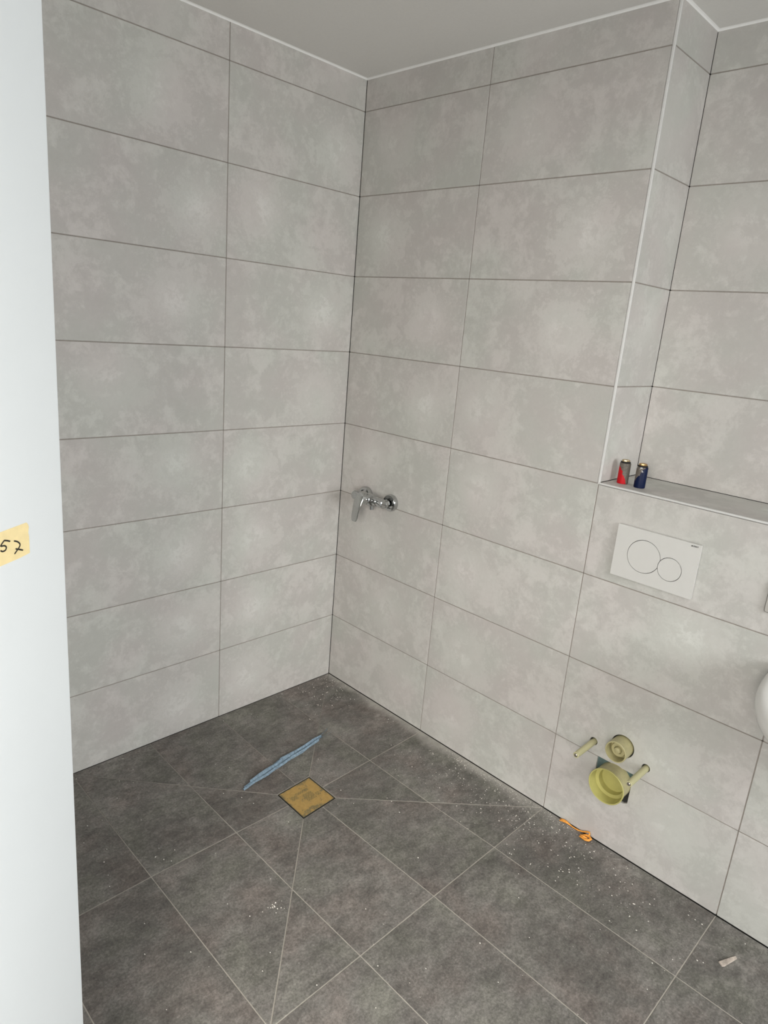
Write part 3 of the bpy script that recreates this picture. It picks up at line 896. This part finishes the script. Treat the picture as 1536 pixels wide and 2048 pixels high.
# ------------------------------------------------------------------ blue strip on the floor
bs = bmesh.new()
A2, B2 = Vector((0.437, -0.776)), Vector((0.3655, -0.303))
ax_ = (B2 - A2).normalized(); lf = Vector((-ax_.y, ax_.x))
NS = 90
cols = [(-1.0, .0010, .84), (-.76, .0060, .86), (-.52, .0085, 1.0), (-.14, .0050, .99), (-.05, .0003, .90), (.10, .0060, .90), (.40, .0125, 1.0), (.80, .0115, 1.0), (1.0, .0030, .94)]
starts = [.0, .0, .0, .0, .0, .02, .085, .09, .10]
rs = random.Random(5)
wob = [[rs.uniform(-1, 1) for _ in range(12)] for _ in range(9)]
def wv(c, t):
    x = t * 10.99; i = int(x); f_ = x - i
    return wob[c][i] * (1 - f_) + wob[c][min(i + 1, 11)] * f_
grid = []
for k in range(NS + 1):
    t = k / NS
    cpt = A2.lerp(B2, t) + lf * (0.004 * math.sin(t * math.pi) + 0.0015 * math.sin(t * 17))
    wd = 0.0115 * (0.80 + 0.42 * math.sin(min(1, t * 1.05) * math.pi)) * (1 + 0.08 * math.sin(t * 31 + 1))
    if t > .93: wd *= 1 + (t - .93) * 8.0
    row = []
    for c, (s, z, e) in enumerate(cols):
        p = cpt + lf * (s * wd + 0.0008 * wv(c, t) + (0.0007 * rs.uniform(-1, 1)))
        if t > .88: p += lf * ((t - .88) / .12) * math.copysign(.0055, s)
        zz = floor_z(p.x, p.y) + 0.0012 + z * (0.85 + 0.2 * wv(c, t)) + 0.0004 * rs.uniform(-1, 1)
        if t > .95 and c >= 6: zz += (t - .95) * 0.03
        row.append(bs.verts.new((p.x, p.y, max(zz, floor_z(p.x, p.y) + .0010))))
    grid.append(row)
for k in range(NS):
    t = (k + .5) / NS
    for c in range(8):
        if t < max(starts[c], starts[c + 1]) or t > min(cols[c][2], cols[c + 1][2]) : continue
        bs.faces.new((grid[k][c], grid[k][c + 1], grid[k + 1][c + 1], grid[k + 1][c]))
for v in [v for v in bs.verts if not v.link_faces]: bs.verts.remove(v)
r = bmesh.ops.solidify(bs, geom=bs.faces[:], thickness=0.0007)
so = tag(obj('plastic_strip', bs, M_BLUE, ang=60), 'long folded pale blue plastic strip lying beside the drain', 'strip')

# ------------------------------------------------------------------ orange string, shard, crumbs
bm = bmesh.new()
tube(bm, [(1.2800, -.0165, .004), (1.288, -.0125, .006), (1.300, -.0100, .007), (1.310, -.0085, .006), (1.318, -.0080, .0045)], [.002, .0042, .0048, .004, .0022], 8, .7)
tube(bm, [(1.2790, -.010, .006), (1.290, -.0080, .009), (1.303, -.0085, .009), (1.315, -.0082, .005)], [.0012, .0026, .003, .002], 8, .8)
tube(bm, [(1.314, -.0082, .005), (1.330, -.0085, .0032), (1.350, -.0075, .0034), (1.366, -.0060, .008), (1.380, -.0050, .016), (1.3885, -.0055, .019), (1.391, -.0075, .014), (1.387, -.0115, .008)], [.0024, .0020, .0023, .0026, .0028, .003, .003, .003], 8)
tube(bm, [(1.372, -.0210, .006), (1.382, -.0135, .009), (1.394, -.0125, .009), (1.4015, -.018, .008), (1.399, -.0275, .007), (1.389, -.0330, .006), (1.377, -.0310, .005), (1.366, -.0300, .003)], [.003, .0042, .0048, .005, .0048, .0045, .004, .0022], 8, .8)
tube(bm, [(1.390, -.020, .005), (1.384, -.026, .008), (1.375, -.025, .008), (1.365, -.0235, .0045)], [.003, .004, .0035, .002], 8, .8)
tag(obj('string', bm, M_ORANGE, ang=60), 'knotted scrap of orange string on the floor against the tiled wall', 'string')

bm = bmesh.new()
pts = [(-.033, -.0075), (-.026, -.0100), (.030, -.0040), (.033, .0035), (.008, .0045), (-.012, .0060), (-.031, .0065)]
a = [bm.verts.new((x, y, 0.0012)) for x, y in pts]; b_ = [bm.verts.new((x * .97, y * .9, 0.0042 + 0.0012 * math.sin(i * 2.1))) for i, (x, y) in enumerate(pts)]
bm.faces.new(a[::-1]); bm.faces.new(b_)
for i in range(len(pts)):
    j = (i + 1) % len(pts); bm.faces.new((a[i], a[j], b_[j], b_[i]))
sh = tag(obj('shard', bm, M_SHARD), 'pale wedge shaped shard lying on the dark floor under the washbasin', 'shard')
sh.location = (1.893, -0.137, 0); sh.rotation_euler = (0, 0, math.atan2(.058, .024))

bm = bmesh.new()
rc = random.Random(11)
def crumb(x, y, s):
    z = floor_z(x, y)
    n = rc.choice((4, 5))
    a0 = rc.uniform(0, 6.28); el = rc.uniform(1.0, 1.7)
    lo, hi = [], []
    for i in range(n):
        a = a0 + 2 * math.pi * i / n + rc.uniform(-.3, .3); r_ = s * rc.uniform(.6, 1.1)
        lo.append(bm.verts.new((x + r_ * math.cos(a) * el, y + r_ * math.sin(a), z + 0.0001)))
        hi.append(bm.verts.new((x + .6 * r_ * math.cos(a) * el, y + .6 * r_ * math.sin(a), z + s * rc.uniform(.5, .9))))
    bm.faces.new(hi)
    for i in range(n): bm.faces.new((lo[i], lo[(i + 1) % n], hi[(i + 1) % n], hi[i]))
def ok(x, y): return 0.01 < x < 2.4 and -2.2 < y < -0.006 and not (0.51 < x < 0.70 and -0.71 < y < -0.52)
cnt = 0
def drop(x, y, s):
    if ok(x, y): crumb(x, y, min(s * 1.45, 0.0021))
for _ in range(430):   # swept along the wall
    x = rc.gauss(1.05, .27); y = -abs(rc.gauss(.10, .085)); drop(x, y, rc.choice((.0004, .0005, .0006, .0009, .0012)))
for _ in range(260):   # fine dust line right at the wall
    drop(rc.uniform(.75, 1.35), -abs(rc.gauss(.012, .012)) - .006, rc.uniform(.0004, .0008))
for _ in range(150):   # shower corner
    x = abs(rc.gauss(.10, .10)); y = -abs(rc.gauss(.10, .10)); drop(x + .01, y - .01, rc.choice((.0005, .0007, .0010, .0015)))
for _ in range(170):   # in front of the orange string
    drop(rc.gauss(1.40, .20), -abs(rc.gauss(.15, .08)), rc.choice((.0005, .0006, .0008, .0014)))
for _ in range(230):   # scattered everywhere
    drop(rc.uniform(0, 2.1), -rc.uniform(.02, 1.7), rc.choice((.0005, .0006, .0008, .0011, .0015)))
for _ in range(16):
    drop(rc.gauss(.925, .010), rc.gauss(-.985, .016), rc.choice((.0008, .0012, .0018)))
for x, y, s in ((.905, -1.06, .003), (.83, -1.085, .0022), (.47, -.80, .0024), (.52, -.785, .0018), (.66, -.50, .0018), (.80, -.40, .0016), (.88, -.42, .0016), (.55, -1.10, .0018), (.585, -1.13, .0022), (.565, -1.145, .0016)):
    drop(x, y, s)
cr = obj('mortar_crumbs', bm, M_CRUMB)
cr['kind'] = 'stuff'; cr['label'] = 'fine white mortar crumbs scattered over the dark floor'; cr['category'] = 'debris'

# ------------------------------------------------------------------ washbasin and socket at the right edge of the picture
bx = 2.095
wbz = thing('washbasin', 'white rounded ceramic washbasin hung on the tiled wall', 'washbasin', (bx, 0, 0.85))
bm = bmesh.new()
def dring(a, b_, z, n=72, p=2.6, y0=0.0):
    ring = []
    for i in range(n):
        t = math.pi * i / (n - 1)
        c_, s_ = math.cos(t), math.sin(t)
        ring.append(bm.verts.new((a * math.copysign(abs(c_) ** (2 / p), c_), y0 - b_ * abs(s_) ** (2 / p), z)))
    return ring
prof = [(0.12, 0.17, -.175), (0.19, 0.25, -.155), (0.243, 0.335, -.12), (0.278, 0.41, -.075), (0.297, 0.457, -.035), (0.301, 0.466, -.018), (0.299, 0.464, -.008), (0.293, 0.458, -.0015), (0.285, 0.450, 0.0)]
rings = [dring(a, b_, z) for a, b_, z in prof]
inner = [(0.262, 0.425, -.001), (0.252, 0.413, -.008), (0.22, 0.375, -.06), (0.16, 0.31, -.11), (0.05, 0.22, -.13)]
rings += [dring(a, b_ - .10, z, y0=-0.10) for a, b_, z in inner]
for p_, q_ in zip(rings, rings[1:]):
    n = len(p_)
    for i in range(n):
        j = (i + 1) % n
        bm.faces.new((p_[i], p_[j], q_[j], q_[i]))
bm.faces.new(rings[0]); bm.faces.new(rings[-1])
for v in bm.verts: v.co.y -= 0.0006
obj('basin', bm, M_CERAM, wbz, ang=60)
bm = bmesh.new()
lathe(bm, [(0.022, 0.0005), (0.022, 0.004), (0.018, 0.005), (0.0, 0.005)], (0, -0.20, -.130), (0, 0, 1), 28)
obj('waste_fitting', bm, M_CHROME, wbz, ang=35)

ws = thing('wall_socket', 'grey rounded socket plate on the tiled wall above the washbasin', 'socket', (1.7775, 0, 1.0165))
plate_extrude(rrect(-.0405, .0405, -.0405, .0405, .006), [], -.0085, .0083, 'socket_frame', M_SOCKD, ws)
plate_extrude(rrect(-.0385, .0385, -.0385, .0385, .005), [circle(0, 0, .021, 32)], -.0100, .0014, 'socket_face', M_SOCK, ws)
